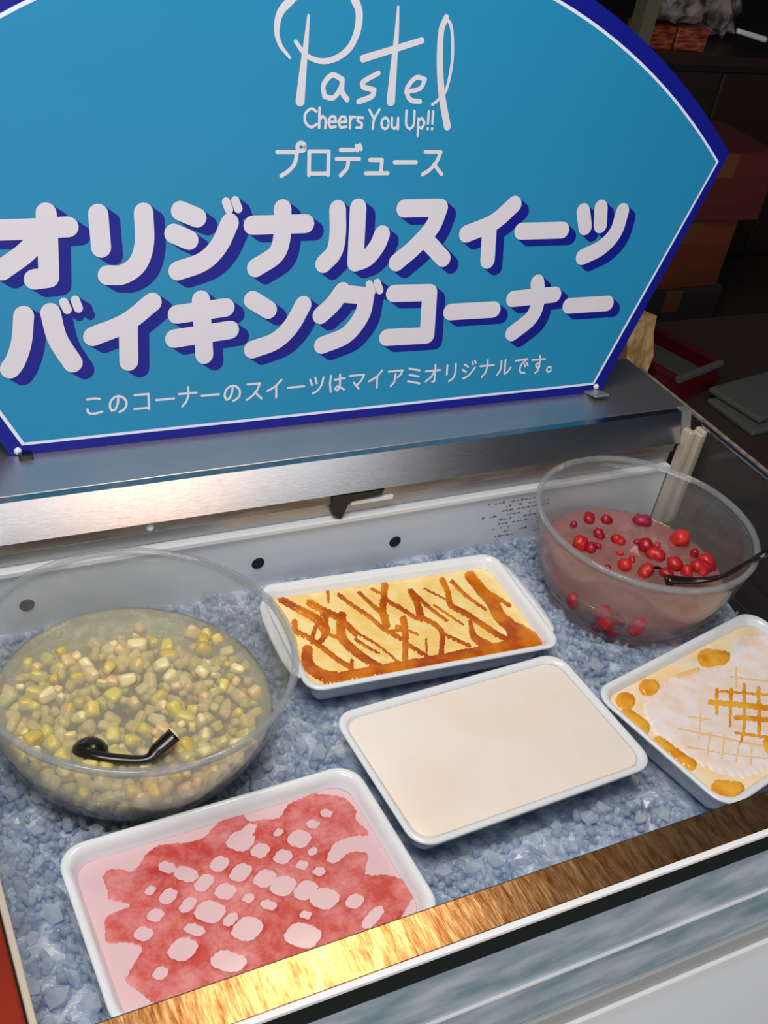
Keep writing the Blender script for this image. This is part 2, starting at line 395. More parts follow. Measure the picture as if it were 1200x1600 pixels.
for px, py in ((690, 1365), (760, 1330), (775, 1345), (800, 1310), (815, 1345), (840, 1315), (870, 1295), (905, 1300), (940, 1265), (965, 1285), (1000, 1280), (1010, 1255), (895, 1325), (735, 1360), (860, 1330), (920, 1280), (985, 1262), (1035, 1270),
               (20, 1330), (30, 1385), (60, 1350), (85, 1430), (50, 1470), (25, 1440), (110, 1480), (75, 1510), (50, 1545), (120, 1530), (90, 1560), (140, 1570), (25, 1290), (60, 1300), (105, 1290), (150, 1300), (60, 1250), (20, 1240),
               (420, 1200), (440, 1240), (470, 1170), (480, 1140), (500, 1180), (455, 1150), (400, 1230), (510, 1140),
               (880, 1000), (905, 1030), (895, 1060), (930, 1040), (880, 1045), (915, 1010)):
    g = G(px, py, ZI)
    if in_tray(g[0], g[1], 0.004) or in_bowl(g[0], g[1], 0.0) or g[1] < YF + 0.01 or g[0] < XL + 0.01: continue
    ice_lump(g[0], g[1], rng.uniform(0.008, 0.0125))

# ------------------------------------------------------------------ serving dishes
def rrect(wd, ht, r, n=7):
    out = []
    for cx, cy, a0 in ((wd / 2 - r, ht / 2 - r, 0), (-wd / 2 + r, ht / 2 - r, 90), (-wd / 2 + r, -ht / 2 + r, 180), (wd / 2 - r, -ht / 2 + r, 270)):
        for k in range(n):
            a = math.radians(a0 + 90 * k / (n - 1)); out.append((cx + r * math.cos(a), cy + r * math.sin(a)))
    return out
TH = 0.052
def tray(key, name, label, group=None):
    cx, cy, a, tw, th, r = TR[key]
    lv = [(-0.034, -TH, .6), (-0.028, -TH + 0.002, .7), (-0.010, -0.012, .9), (-0.003, -0.0055, 1), (0.0, -0.003, 1), (0.0, -0.0008, 1), (-0.002, 0.0004, 1), (-0.0065, 0.0, 1), (-0.009, -0.002, .95), (-0.0125, -0.008, .9), (-0.021, -TH + 0.012, .75), (-0.032, -TH + 0.006, .6)]
    vs = []; fs = []; n = 28
    for d, z, rs in lv:
        vs += [(x, y, z) for x, y in rrect(tw + 2 * d, th + 2 * d, max(0.008, r * rs + d * 0.3))]
    for i in range(len(lv) - 1):
        for k in range(n):
            k2 = (k + 1) % n; fs.append((i * n + k, i * n + k2, (i + 1) * n + k2, (i + 1) * n + k))
    fs.append(tuple(range(n - 1, -1, -1))); fs.append(tuple((len(lv) - 1) * n + k for k in range(n)))
    o = mesh_obj(name, vs, fs, M['ceramic'], None, True)
    o.location = (cx, cy, 0); o.rotation_euler = (0, 0, a)
    tag(o, label, 'dish', group)
    return o
t_pink = tray('pink', 'serving_dish', 'white rectangular ceramic dish holding the pink dessert with red lattice sauce')
t_white = tray('white', 'serving_dish', 'white rectangular ceramic dish holding the plain cream-white dessert')
t_mango = tray('mango', 'serving_dish', 'white rectangular ceramic dish holding the foamy dessert with mango-yellow sauce')
t_car = tray('caramel', 'serving_dish', 'white ceramic dish with end lips holding the caramel-striped custard pudding')
for s in (-1, 1):     # lips at the short ends of the caramel dish
    pts = [(0.189, -0.078, -0.002), (0.197, -0.066, -0.004), (0.201, -0.04, -0.005), (0.202, 0, -0.005), (0.201, 0.04, -0.005), (0.197, 0.066, -0.004), (0.189, 0.078, -0.002)]
    vs = []; fs = []
    for x, y, z in pts:
        vs += [(s * (0.187), y, z + 0.0015), (s * x, y, z + 0.002), (s * (x + 0.001), y, z - 0.002), (s * 0.187, y, z - 0.006)]
    for i in range(6):
        for k in range(4): fs.append((i * 4 + k, i * 4 + (k + 1) % 4, i * 4 + 4 + (k + 1) % 4, i * 4 + 4 + k))
    mesh_obj('handle_lip', vs, fs, M['ceramic'], t_car, True)

def tray_local(key, px, py, z):
    cx, cy, a, *_ = TR[key]; g = G(px, py, z); dx, dy = g[0] - cx, g[1] - cy
    return (dx * math.cos(a) + dy * math.sin(a), -dx * math.sin(a) + dy * math.cos(a))
def dessert(key, name, label, m, z, cat='dessert'):
    cx, cy, a, tw, th, r = TR[key]
    d = -0.0125 - 0.0085 * ((-z - 0.008) / 0.032) + 0.0008 if z < -0.008 else -0.0095 - 0.003 * (-z - 0.002) / 0.006
    vs = []; fs = []
    lv = [(d, z), (d - 0.003, z + 0.0006), (d - 0.03, z + 0.0010)]
    n = 28
    vs += [(x, y, -TH + 0.0075) for x, y in rrect(tw - 0.06, th - 0.06, 0.012)]
    for dd, zz in lv: vs += [(x, y, zz) for x, y in rrect(tw + 2 * dd, th + 2 * dd, max(0.008, r * 0.9 + dd * 0.3))]
    for i in range(3):
        for k in range(n):
            k2 = (k + 1) % n; fs.append((i * n + k, i * n + k2, (i + 1) * n + k2, (i + 1) * n + k))
    fs.append(tuple(3 * n + k for k in range(n))); fs.append(tuple(range(n - 1, -1, -1)))
    o = mesh_obj(name, vs, fs, m, None, True); o.location = (cx, cy, 0); o.rotation_euler = (0, 0, a)
    tag(o, label, cat); return o, z + 0.0010, d

def field_mesh(key, name, fieldfn, m, parent, z, dmax, hmax, step=0.00075, soft=3.0):
    """poured layer: a height field that rises out of the dessert where fieldfn (pixels inside the pour) is positive"""
    cx, cy, a, tw, th, r = TR[key]
    hw, hh = tw / 2 + dmax - 0.001, th / 2 + dmax - 0.001
    nx, ny = int(2 * hw / step), int(2 * hh / step)
    X, Y = np.meshgrid(np.linspace(-hw, hw, nx), np.linspace(-hh, hh, ny))
    rr = r * 0.8; qx = np.maximum(np.abs(X) - (hw - rr), 0); qy = np.maximum(np.abs(Y) - (hh - rr), 0)
    inside = (rr - np.hypot(qx, qy)) * 1200
    WX = cx + X * math.cos(a) - Y * math.sin(a); WY = cy + X * math.sin(a) + Y * math.cos(a)
    px = project(np.stack([WX, WY, np.full_like(WX, z)], -1).reshape(-1, 3))
    f = np.minimum(fieldfn(px[:, 0], px[:, 1]).reshape(X.shape), inside)
    h = np.where(f > 0, hmax * (1 - np.exp(-f / soft)), np.maximum(f, -6) * 0.0004)
    keep = f > -5
    idx = -np.ones(X.shape, int); idx[keep] = np.arange(keep.sum())
    vs = np.stack([X[keep], Y[keep], z + h[keep]], -1)
    q = np.stack([idx[:-1, :-1], idx[:-1, 1:], idx[1:, 1:], idx[1:, :-1]], -1).reshape(-1, 4)
    q = q[(q >= 0).all(1)]
    return mesh_obj(name, vs, q, m, parent, True)
def seg_dist(px, py, A, B):
    d = np.subtract(B, A); L = d @ d + 1e-9
    t = np.clip(((px - A[0]) * d[0] + (py - A[1]) * d[1]) / L, 0, 1)
    return np.hypot(px - A[0] - t * d[0], py - A[1] - t * d[1]), t
def strokes_field(strokes):
    def f(px, py):
        best = np.full(px.shape, -1e3)
        for pts, w0, w1 in strokes:
            C = catmull(pts, 3); n = len(C)
            for i in range(n - 1):
                d, t = seg_dist(px, py, C[i], C[i + 1])
                best = np.maximum(best, (w0 + (w1 - w0) * (i + t) / (n - 1)) / 2 - d)
        # a little raggedness of a hand-poured line
        return best + 0.7 * np.sin(px * 0.61 + py * 0.37) * np.sin(px * 0.23 - py * 0.71)
    return f
def poly_dist(px, py, poly):
    poly = np.asarray(poly, float); dmin = np.full(px.shape, 1e9); ins = np.zeros(px.shape, bool)
    for i in range(len(poly)):
        A, B = poly[i], poly[(i + 1) % len(poly)]
        d, _ = seg_dist(px, py, A, B); dmin = np.minimum(dmin, d)
        c = ((A[1] > py) != (B[1] > py)) & (px < (B[0] - A[0]) * (py - A[1]) / (B[1] - A[1] + 1e-12) + A[0]); ins ^= c
    return np.where(ins, dmin, -dmin)

# --- pink dessert with red lattice
o, zt, dd = dessert('pink', 'strawberry_dessert', 'pale pink dessert topped with a red criss-cross sauce', M['pink_mousse'], -0.017)
A4 = lambda u, v: (80 + u / 3.75, 1190 + v / 3.75)
A5 = lambda u, v: (360 + u / 3.529, 1190 + v / 3.529)
outline = [A4(*p) for p in ((300, 680), (330, 640), (400, 630), (470, 645), (520, 600), (560, 540), (640, 490), (750, 480), (880, 455), (930, 410), (1000, 345), (1100, 310), (1130, 322))]
outline += [A5(*p) for p in ((105, 330), (180, 320), (270, 310), (320, 240), (410, 200), (470, 180), (580, 190), (640, 210), (690, 270), (690, 320), (750, 380), (750, 405), (680, 410), (590, 440), (560, 470), (530, 540), (570, 560), (620, 530), (660, 500), (740, 500), (760, 530), (745, 620), (850, 625), (940, 650), (990, 700), (1000, 750), (960, 820), (930, 870), (850, 960), (520, 1080), (0, 1290))]
outline += [A4(*p) for p in ((700, 1440), (580, 1400), (520, 1350), (440, 1290), (450, 1250), (500, 1160), (530, 1090), (440, 1060), (330, 1060), (320, 1000), (320, 920), (380, 880), (460, 850), (430, 830), (340, 810), (330, 760), (310, 700))]
outline = [tuple(p) for p in catmull(outline + outline[:1], 3)][:-1]
holes = [(A4(u, v), ru / 3.75, rv / 3.75) for u, v, ru, rv in ((580, 755, 30, 30), (685, 790, 50, 50), (790, 660, 80, 42), (680, 620, 58, 32), (610, 900, 50, 40), (540, 1010, 58, 42), (895, 710, 50, 55), (985, 600, 55, 48), (1110, 650, 60, 58), (1020, 760, 65, 48), (1155, 800, 36, 28), (800, 840, 42, 50), (930, 880, 95, 65), (840, 985, 70, 32), (770, 1100, 85, 72), (1030, 1170, 105, 60), (1150, 980, 90, 75), (1050, 925, 38, 45), (1110, 465, 85, 62), (640, 1240, 45, 40))]
holes += [(A5(u, v), ru / 3.529, rv / 3.529) for u, v, ru, rv in ((530, 285, 38, 22), (455, 345, 38, 24), (380, 425, 68, 50), (265, 390, 25, 24), (165, 490, 52, 42), (290, 525, 52, 42), (455, 495, 26, 24), (395, 570, 36, 24), (490, 605, 36, 26), (190, 645, 62, 52), (290, 685, 72, 58), (415, 710, 62, 58), (520, 755, 85, 60), (685, 770, 50, 42), (785, 860, 42, 75), (210, 790, 52, 25), (415, 845, 36, 22), (400, 960, 110, 68), (30, 1110, 62, 48), (90, 390, 40, 60))]
def pink_field(px, py):
    f = poly_dist(px, py, outline)
    for (hx, hy), ru, rv in holes:
        dx, dy = px - hx, py - hy
        # lattice cells are leaning diamonds: coordinates along the two pouring directions
        det = 0.62 * 0.37 + 0.78 * 0.93
        u = (dx * 0.37 - dy * 0.93) / det; v = (0.62 * dy + 0.78 * dx) / det
        q = ((np.abs(u) / (rv * 1.05)) ** 2.8 + (np.abs(v) / (ru * 0.83)) ** 2.8) ** (1 / 2.8)
        f = np.minimum(f, (q - 1) * min(ru, rv))
    return f + 0.8 * np.sin(px * 0.45 + py * 0.2) * np.sin(px * 0.17 - py * 0.5)
field_mesh('pink', 'red_sauce', pink_field, M['red_sauce'], o, zt, dd, 0.0009)

# --- plain almond cream
dessert('white', 'almond_dessert', 'smooth plain cream-white dessert filling its dish to the rim', M['almond'], -0.0045)

# --- custard with caramel
o, zt, dd = dessert('caramel', 'custard_pudding', 'yellow custard pudding striped with brown caramel sauce', M['custard'], -0.016)
B6 = lambda u, v: (420 + u / 5.4545, 880 + v / 5.4545)
B7 = lambda u, v: (620 + u / 4.615, 870 + v / 4.615)
S = []
for pts, a, b in (([(110, 310), (250, 390), (400, 470), (480, 560)], 40, 70), ([(350, 340), (460, 400), (600, 470), (740, 600)], 50, 45), ([(500, 230), (510, 330)], 16, 14), ([(600, 270), (700, 350), (850, 450), (980, 560), (1120, 640)], 26, 34),
                  ([(770, 250), (920, 390), (1000, 450)], 22, 40), ([(990, 190), (980, 300), (970, 400), (1000, 530)], 40, 55), ([(880, 220), (980, 270)], 16, 20), ([(1000, 310), (1090, 370), (1200, 430)], 30, 24),
                  ([(220, 500), (235, 580), (350, 640), (470, 730), (600, 830), (700, 890)], 36, 36), ([(420, 500), (380, 600), (370, 680)], 30, 26), ([(470, 450), (480, 600), (430, 680)], 60, 34), ([(620, 450), (620, 620), (700, 720), (830, 820), (950, 890)], 66, 52),
                  ([(500, 600), (620, 650)], 22, 26), ([(760, 600), (900, 680), (1020, 770), (1100, 840)], 20, 16), ([(740, 650), (850, 720), (940, 770)], 24, 18), ([(1150, 470), (1170, 600), (1160, 850)], 40, 34), ([(1020, 590), (1150, 560)], 26, 30),
                  ([(330, 740), (335, 860), (450, 950), (560, 970)], 70, 80), ([(500, 990), (700, 950), (950, 905), (1250, 850)], 66, 60), ([(710, 830), (700, 900)], 26, 30)):
    S.append(([B6(*p) for p in pts], a / 4.3, b / 4.3))
for pts, a, b in (([(100, 250), (150, 340), (170, 440)], 34, 48), ([(170, 430), (320, 530), (320, 700)], 30, 30), ([(110, 250), (240, 370), (360, 460)], 24, 20), ([(0, 350), (130, 440)], 24, 26), ([(200, 230), (380, 320)], 12, 14), ([(270, 350), (480, 490)], 14, 12),
                  ([(330, 170), (370, 260), (390, 350), (500, 410), (620, 490), (740, 570), (790, 590)], 34, 34), ([(400, 180), (500, 280), (640, 380)], 26, 18), ([(530, 140), (600, 230), (690, 330), (740, 430), (830, 510), (850, 600)], 60, 80), ([(690, 270), (810, 350)], 22, 20),
                  ([(530, 470), (560, 580), (650, 640)], 24, 60), ([(320, 550), (520, 640)], 22, 24), ([(40, 450), (60, 560), (60, 760)], 34, 34), ([(60, 620), (250, 740)], 26, 26), ([(212, 590), (215, 690)], 12, 12), ([(0, 500), (150, 560)], 20, 16),
                  ([(0, 800), (250, 752), (500, 700), (750, 650), (1010, 600)], 56, 60), ([(870, 540), (980, 590)], 100, 70)):
    S.append(([B7(*p) for p in pts], a / 3.65, b / 3.65))
field_mesh('caramel', 'caramel_sauce', strokes_field(S), M['caramel'], o, zt, dd, 0.0014)

# --- mango dessert with foam
o, zt, dd = dessert('mango', 'mango_dessert', 'pale foamy dessert with mango-yellow lattice and drops', M['mango_base'], -0.011)
D3 = lambda u, v: (900 + u / 4, 960 + v / 4)
foam_poly = [D3(*p) for p in ((430, 520), (620, 380), (760, 340), (920, 330), (1000, 160), (1120, 130), (1500, 30), (1700, 600), (1400, 900), (1230, 960), (1050, 1020), (900, 1000), (760, 930), (650, 850), (560, 790), (480, 740), (420, 620))]
def foam_field(px, py):
    return poly_dist(px, py, foam_poly) + 2.0 * np.sin(px * 0.35 + py * 0.15) * np.sin(px * 0.13 - py * 0.42)
fo = field_mesh('mango', 'foam_topping', foam_field, M['foam'], o, zt, dd, 0.0022, soft=5.0)
S = []
for pts, a, b in (([(840, 550), (960, 560), (1200, 585), (1400, 610)], 36, 44), ([(1000, 645), (1200, 660), (1400, 690)], 34, 36), ([(880, 470), (880, 620)], 26, 22), ([(970, 470), (962, 700)], 26, 18), ([(1050, 440), (1050, 700), (1030, 800)], 26, 20), ([(1140, 460), (1145, 740)], 26, 26), ([(1240, 440), (1250, 760)], 28, 26), ([(1330, 420), (1350, 760)], 26, 26), ([(900, 480), (1150, 500), (1350, 510)], 18, 22), ([(1000, 740), (1200, 770)], 20, 24),
                  ([(820, 265), (930, 265)], 80, 50), ([(450, 450), (470, 455)], 70, 80), ([(305, 530), (320, 535)], 70, 70), ([(320, 620), (420, 700)], 50, 60), ([(520, 790), (640, 880), (720, 930)], 40, 40), ([(900, 1080), (1010, 1085)], 70, 60), ([(1190, 800), (1210, 850)], 50, 50)):
    S.append(([D3(*p) for p in pts], a / 4, b / 4))
field_mesh('mango', 'mango_sauce', strokes_field(S), M['mango_sauce'], o, zt + 0.0021, dd, 0.0010)
S = []
for pts, a, b in (([(640, 715), (860, 760), (1000, 790), (1200, 830)], 18, 20), ([(700, 640), (850, 660)], 16, 16), ([(780, 620), (770, 780)], 16, 14), ([(840, 740), (820, 880)], 18, 16), ([(930, 760), (910, 900)], 16, 16), ([(1020, 800), (1000, 920)], 18, 16), ([(700, 830), (1000, 880), (1200, 900)], 14, 14), ([(960, 390), (1200, 420)], 18, 18), ([(1000, 330), (1000, 460)], 16, 16), ([(640, 390), (760, 350)], 16, 16), ([(1100, 820), (1090, 940)], 16, 16)):
    S.append(([D3(*p) for p in pts], a / 4, b / 4))
field_mesh('mango', 'thin_sauce_lines', strokes_field(S), M['pale_mango'], o, zt + 0.0020, dd, 0.0008)

# ------------------------------------------------------------------ glass bowls
BP = [(0.072, -0.062), (0.100, -0.060), (0.122, -0.050), (0.140, -0.034), (0.155, -0.010), (0.1655, 0.016), (0.1745, 0.048), (0.1810, 0.078), (0.1840, 0.0975)]
def bowl(key, label, name='glass_bowl'):
    cx, cy, r, s = BOWL[key]
    e = empty(name, (cx, cy, -0.064)); tag(e, label, 'bowl')
    pr = [(0.0005, -0.062)] + BP
    rs = r / 0.184
    g = lathe('bowl_wall', [(a * rs, z + 0.064) for a, z in pr] + [(a * rs - 0.0042, z + 0.064 + (0.003 if z < -0.03 else 0.0)) for a, z in pr[:0:-1]] + [(0.0005, 0.005)], M['bowl_glass'], e, 72)
    top = 0.0975 + 0.064
    ra = rs * 0.184
    lathe('bowl_rim', [(ra - 0.0062, top - 0.004), (ra - 0.0068, top + 0.0005), (ra - 0.005, top + 0.003), (ra - 0.0015, top + 0.0036), (ra + 0.0016, top + 0.0022), (ra + 0.0022, top - 0.0015), (ra + 0.0006, top - 0.0055), (ra - 0.0062, top - 0.004)], M['rim_glass'], e, 96)
    lathe('bowl_foot', [(rs * 0.070, 0.0005), (rs * 0.074, -0.003), (rs * 0.066, -0.004), (rs * 0.064, 0.001), (rs * 0.070, 0.0005)], M['rim_glass'], e, 48)
    return e
def r_at(z): return float(np.interp(z, [p[1] for p in BP], [p[0] for p in BP]))
def syrup(key, zl, m, name, label):
    cx, cy, r, s = BOWL[key]; rs = r / 0.184
    pr = [(0.0005, -0.0570)] + [(a * rs - 0.0050, z + 0.0045) for a, z in BP if z < zl - 0.004] + [(r_at(zl) * rs - 0.0048, zl), (r_at(zl) * rs - 0.009, zl - 0.0008), (0.0005, zl - 0.001)]
    o = lathe(name, pr, m, None, 64); o.location = (cx, cy, 0); tag(o, label, 'syrup'); return o
bowl('left', 'large clear glass bowl filled with diced yellow fruit')
bowl('right', 'clear glass bowl of pink liquid with red berries')
ZL, ZR2 = 0.020, 0.012
syrup('left', ZL, M['yellow_syrup'], 'fruit_syrup', 'cloudy yellowish syrup around the diced fruit')
syrup('right', ZR2, M['pink_syrup'], 'berry_punch', 'cloudy pink liquid with red berries floating in it')

# diced fruit
FRUIT_LOOK = ('straw-yellow', 'deep yellow', 'pale cream', 'peach-beige', 'ochre')
BERRY_LOOK = ('bright red', 'dark crimson', 'orange-red', 'purplish red')
def dice_mesh(k):
    bm = bmesh.new(); bmesh.ops.create_cube(bm, size=1)
    bmesh.ops.bevel(bm, geom=list(bm.edges), offset=0.27, segments=2, affect='EDGES', profile=0.5)
    sx, sy, sz = 0.8 + 0.5 * rng.random(), 0.7 + 0.4 * rng.random(), 0.55 + 0.35 * rng.random()
    for v in bm.verts:
        v.co.x += 0.25 * v.co.y * (rng.random() - 0.3) * 0.4; v.co = Vector((v.co.x * sx, v.co.y * sy * (1 + 0.35 * v.co.x), v.co.z * sz))
    me = bpy.data.meshes.new('fruit_piece'); bm.to_mesh(me); bm.free(); me.shade_smooth()
    me.materials.append(M['fruit'][k % 5]); return me
DM = [dice_mesh(k) for k in range(15)]
bx, by, br, _ = BOWL['left']
placed = []; tries = 0
while len(placed) < 270 and tries < 20000:
    tries += 1
    a = rng.random() * 2 * math.pi; rr = 0.150 * math.sqrt(rng.random())
    x, y = rr * math.cos(a), rr * math.sin(a)
    if y > 0.100 + 0.02 * math.sin(x * 60): continue
    z = ZL - 0.0090 + rng.normal() * 0.0035
    s = rng.uniform(0.011, 0.021)
    if any((x - p[0]) ** 2 + (y - p[1]) ** 2 + (z - p[2]) ** 2 < (0.36 * (s + p[3])) ** 2 for p in placed): continue
    if math.hypot(x, y) > r_at(z) - 0.014: continue
    placed.append((x, y, z, s))
for x, y, z, s in placed:
    o = bpy.data.objects.new('fruit_piece', DM[int(rng.integers(15))]); link(o)
    o.location = (bx + x, by + y, z); o.scale = (s, s, s); o.rotation_euler = (rng.normal() * 0.5, rng.normal() * 0.5, rng.random() * 6.28)
    look = FRUIT_LOOK[M['fruit'].index(o.data.materials[0])]
    tag(o, look + ' piece of diced fruit floating in the large glass bowl', 'fruit', look + ' diced fruit in the large glass bowl')
# fruit deeper in the bowl, seen only through the glass side
V = []; F = []; nv = 0
bmv = np.array([v.co[:] for v in DM[0].vertices]); bmf = [tuple(p.vertices) for p in DM[0].polygons]
for k in range(420):
    z = rng.uniform(-0.052, ZL - 0.018); a = rng.random() * 2 * math.pi; rr = (r_at(z) - 0.015) * math.sqrt(rng.uniform(0.15, 1))
    v = (bmv * rng.uniform(0.013, 0.019)) @ randrot().T + np.array([bx + rr * math.cos(a), by + rr * math.sin(a), z])
    V.append(v); F += [tuple(i + nv for i in f) for f in bmf]; nv += len(v)
o = mesh_obj('sunken_fruit', np.concatenate(V), F, M['fruit'][3], None, True)
tag(o, 'mass of diced fruit sunk at the bottom of the large glass bowl', 'fruit', kind='stuff')

# berries
def berry_mesh(k):
    bm = bmesh.new(); bmesh.ops.create_icosphere(bm, subdivisions=3, radius=1)
    ph = rng.random() * 6
    for v in bm.verts:
        th = math.atan2(v.co.y, v.co.x); f = (1 + 0.13 * math.cos(7 * th + ph) * math.cos(9 * v.co.z + ph)) * (1 + 0.18 * math.cos(2 * th + ph))
        if v.co.z > 0.7: f *= 1 - 0.35 * (v.co.z - 0.7)
        v.co = v.co * f; v.co.z *= 0.88
    me = bpy.data.meshes.new('berry'); bm.to_mesh(me); bm.free(); me.shade_smooth(); me.materials.append(M['berry'][k % 4]); return me
BM = [berry_mesh(k) for k in range(8)]
qx, qy, qr, _ = BOWL['right']; rs = qr / 0.184
E2 = lambda u, v: (820 + u / 3.158, 730 + v / 3.158)
def berry(x, y, z, s, k):
    o = bpy.data.objects.new('red_berry', BM[k % 8]); link(o)
    o.location = (x, y, z); o.scale = (s, s, s); o.rotation_euler = rng.random(3) * 6
    return o
for k, (u, v, r, c) in enumerate(((318, 255, 26, 1), (405, 262, 24, 1), (578, 270, 32, 3), (240, 285, 16, 3), (790, 350, 42, 2), (365, 335, 24, 1), (270, 388, 36, 0), (320, 400, 26, 1), (460, 362, 26, 0), (358, 388, 16, 1), (595, 400, 36, 1), (642, 435, 34, 0), (652, 388, 14, 0), (740, 482, 36, 0), (835, 430, 20, 1), (490, 490, 30, 2), (595, 517, 32, 0), (408, 497, 16, 1), (860, 505, 34, 0), (910, 490, 36, 1), (965, 480, 36, 0), (1010, 495, 28, 1), (700, 530, 26, 1), (800, 520, 26, 0), (530, 455, 14, 0), (470, 425, 13, 2), (195, 385, 14, 1), (560, 370, 16, 1))):
    px, py = E2(u, v); g = G(px, py, ZR2 + 0.001); s = r / 3.158 * np.linalg.norm(g - CAM) / FPX * 1.22
    d = math.hypot(g[0] - qx, g[1] - qy); lim = r_at(ZR2) * rs - 1.2 * s - 0.008
    if d > lim: g[0] = qx + (g[0] - qx) * lim / d; g[1] = qy + (g[1] - qy) * lim / d
    tag(berry(g[0], g[1], ZR2 + s * 0.15, s, k - k % 4 + c), BERRY_LOOK[c] + ' berry floating on the pink liquid in the smaller glass bowl', 'berry', BERRY_LOOK[c] + ' berries floating in the pink bowl')
for k, (u, v, r) in enumerate(((400, 735, 46), (440, 790, 42), (560, 770, 40), (365, 770, 34), (255, 610, 34), (240, 650, 24), (720, 845, 42), (780, 860, 36), (870, 775, 24), (530, 858, 14), (612, 858, 14), (470, 740, 26))):
    px, py = E2(u, v); d = ray(px, py)
    # first point along the sight line that lies just inside the glass
    hit = None
    for t in np.linspace(0.9, 1.9, 2000):
        p = CAM + d * t
        if -0.055 < p[2] < 0.09 and math.hypot(p[0] - qx, p[1] - qy) < r_at(p[2]) * rs - 0.0135: hit = p; break
    if hit is None: continue
    s = r / 3.158 * np.linalg.norm(hit - CAM) / FPX * 1.15
    tag(berry(hit[0], hit[1], min(hit[2], ZR2 - s), s, k), BERRY_LOOK[k % 4] + ' berry sunk against the side of the smaller glass bowl', 'berry', BERRY_LOOK[k % 4] + ' berries sunk in the pink bowl')

# ------------------------------------------------------------------ ladles
def ladle(name, label, pts, radii, bowl_c, bowl_r, tilt, flat=0.6):
    e = empty(name, tuple(bowl_c)); tag(e, label, 'ladle')
    inv = Matrix.Translation(-Vector([float(c) for c in bowl_c]))
    t = tube('handle', pts, radii, M['black_plastic'], None, 10, flat); t.parent = e; t.matrix_parent_inverse = inv
    pr = [(0.0005, -0.55), (0.35, -0.5), (0.7, -0.3), (0.92, -0.05), (1.0, 0.15), (0.94, 0.15), (0.85, -0.03), (0.62, -0.25), (0.3, -0.42), (0.0005, -0.46)]
    b = lathe('scoop', [(a * bowl_r, z * bowl_r) for a, z in pr], M['black_plastic'], e, 28); b.rotation_euler = tilt
    return e
p = [G(128, 1170, 0.024), G(160, 1182, 0.026), G(225, 1186, 0.027), G(247, 1170, 0.033), G(272, 1148, 0.042)]
ladle('black_ladle', 'black ladle with a hooked handle lying in the diced fruit', p, [0.008, 0.0065, 0.0055, 0.009, 0.010], G(142, 1168, 0.018), 0.021, (2.75, 0.2, 0))
p = [G(1040, 905, 0.018), G(1090, 907, 0.024), G(1130, 900, 0.045), G(1162, 882, 0.085), G(1190, 868, 0.112), G(1225, 858, 0.12)]
ladle('dark_ladle', 'dark ladle leaning out of the berry bowl over its rim', p, [0.009, 0.0065, 0.006, 0.006, 0.007, 0.007], G(1030, 905, 0.006), 0.022, (0.3, 0, 0))

# ------------------------------------------------------------------ the sign
SO = np.array([0.237, 1.264, 0.1505]); sy_ = math.atan2(1.251 - 1.264, 1.177 - 0.237); st = math.radians(14.43)
SX = np.array([math.cos(sy_), math.sin(sy_), 0]); SH = np.array([-math.sin(sy_), math.cos(sy_), 0])
SY = math.sin(st) * SH + math.cos(st) * np.array([0, 0, 1.0]); SN = np.cross(SX, SY)
sign = bpy.data.objects.new('sign_board', None); link(sign)
sign.matrix_world = Matrix(((SX[0], SY[0], SN[0], SO[0]), (SX[1], SY[1], SN[1], SO[1]), (SX[2], SY[2], SN[2], SO[2]), (0, 0, 0, 1)))
tag(sign, 'large blue fan-shaped sign with white Japanese lettering standing on the steel ledge', 'sign')
def SG(px, py):
    d = ray(px, py); t = ((SO - CAM) @ SN) / (d @ SN); q = CAM + d * t - SO
    return np.array([q @ SX, q @ SY])
AX = 0.4695                                      # axis of symmetry
def fan(pts):                                    # right half outline from bottom to the top -> closed polygon
    return [np.array(p) for p in pts] + [np.array((2 * AX - x, y)) for x, y in pts[::-1]]
def arc(pt, top, n=26):                          # circle centred on the axis through the apex pt and the crown (AX, top)
    hx = pt[0] - AX; dy = top - pt[1]; R = (hx * hx + dy * dy) / (2 * dy); cy = top - R
    a0 = math.atan2(pt[1] - cy, hx); return [(AX + R * math.cos(a), cy + R * math.sin(a)) for a in np.linspace(a0, math.pi / 2 - 0.012, n)]
outer = fan([(0.944, 0.0)] + arc((1.147, 0.379), 0.668))
white_o = fan([(0.9285, 0.0125)] + arc((1.1265, 0.3665), 0.6415))
inner = fan([(0.9255, 0.0165)] + arc((1.1215, 0.3655), 0.6365))
def flat(name, poly, z, m, parent=sign):
    bm = bmesh.new(); vs = [bm.verts.new((float(x), float(y), z)) for x, y in poly]
    f = bm.faces.new(vs); bmesh.ops.triangulate(bm, faces=[f])
    for f in bm.faces:
        f.normal_update()
        if f.normal.z < 0: f.normal_flip()
    me = bpy.data.meshes.new(name); bm.to_mesh(me); bm.free(); me.materials.append(m)
    return link(bpy.data.objects.new(name, me), parent)
n = len(outer)
vs = [(x, y, 0.0) for x, y in outer] + [(x, y, -0.006) for x, y in outer]
fs = [tuple(range(n)), tuple(range(2 * n - 1, n - 1, -1))] + [(n + i, n + (i + 1) % n, (i + 1) % n, i) for i in range(n)]
o = mesh_obj('navy_board', vs, fs, M['sign_navy'], sign)
flat('white_outline', white_o, 0.0003, M['sign_white'])
flat('blue_face', inner, 0.0006, M['sign_face'])

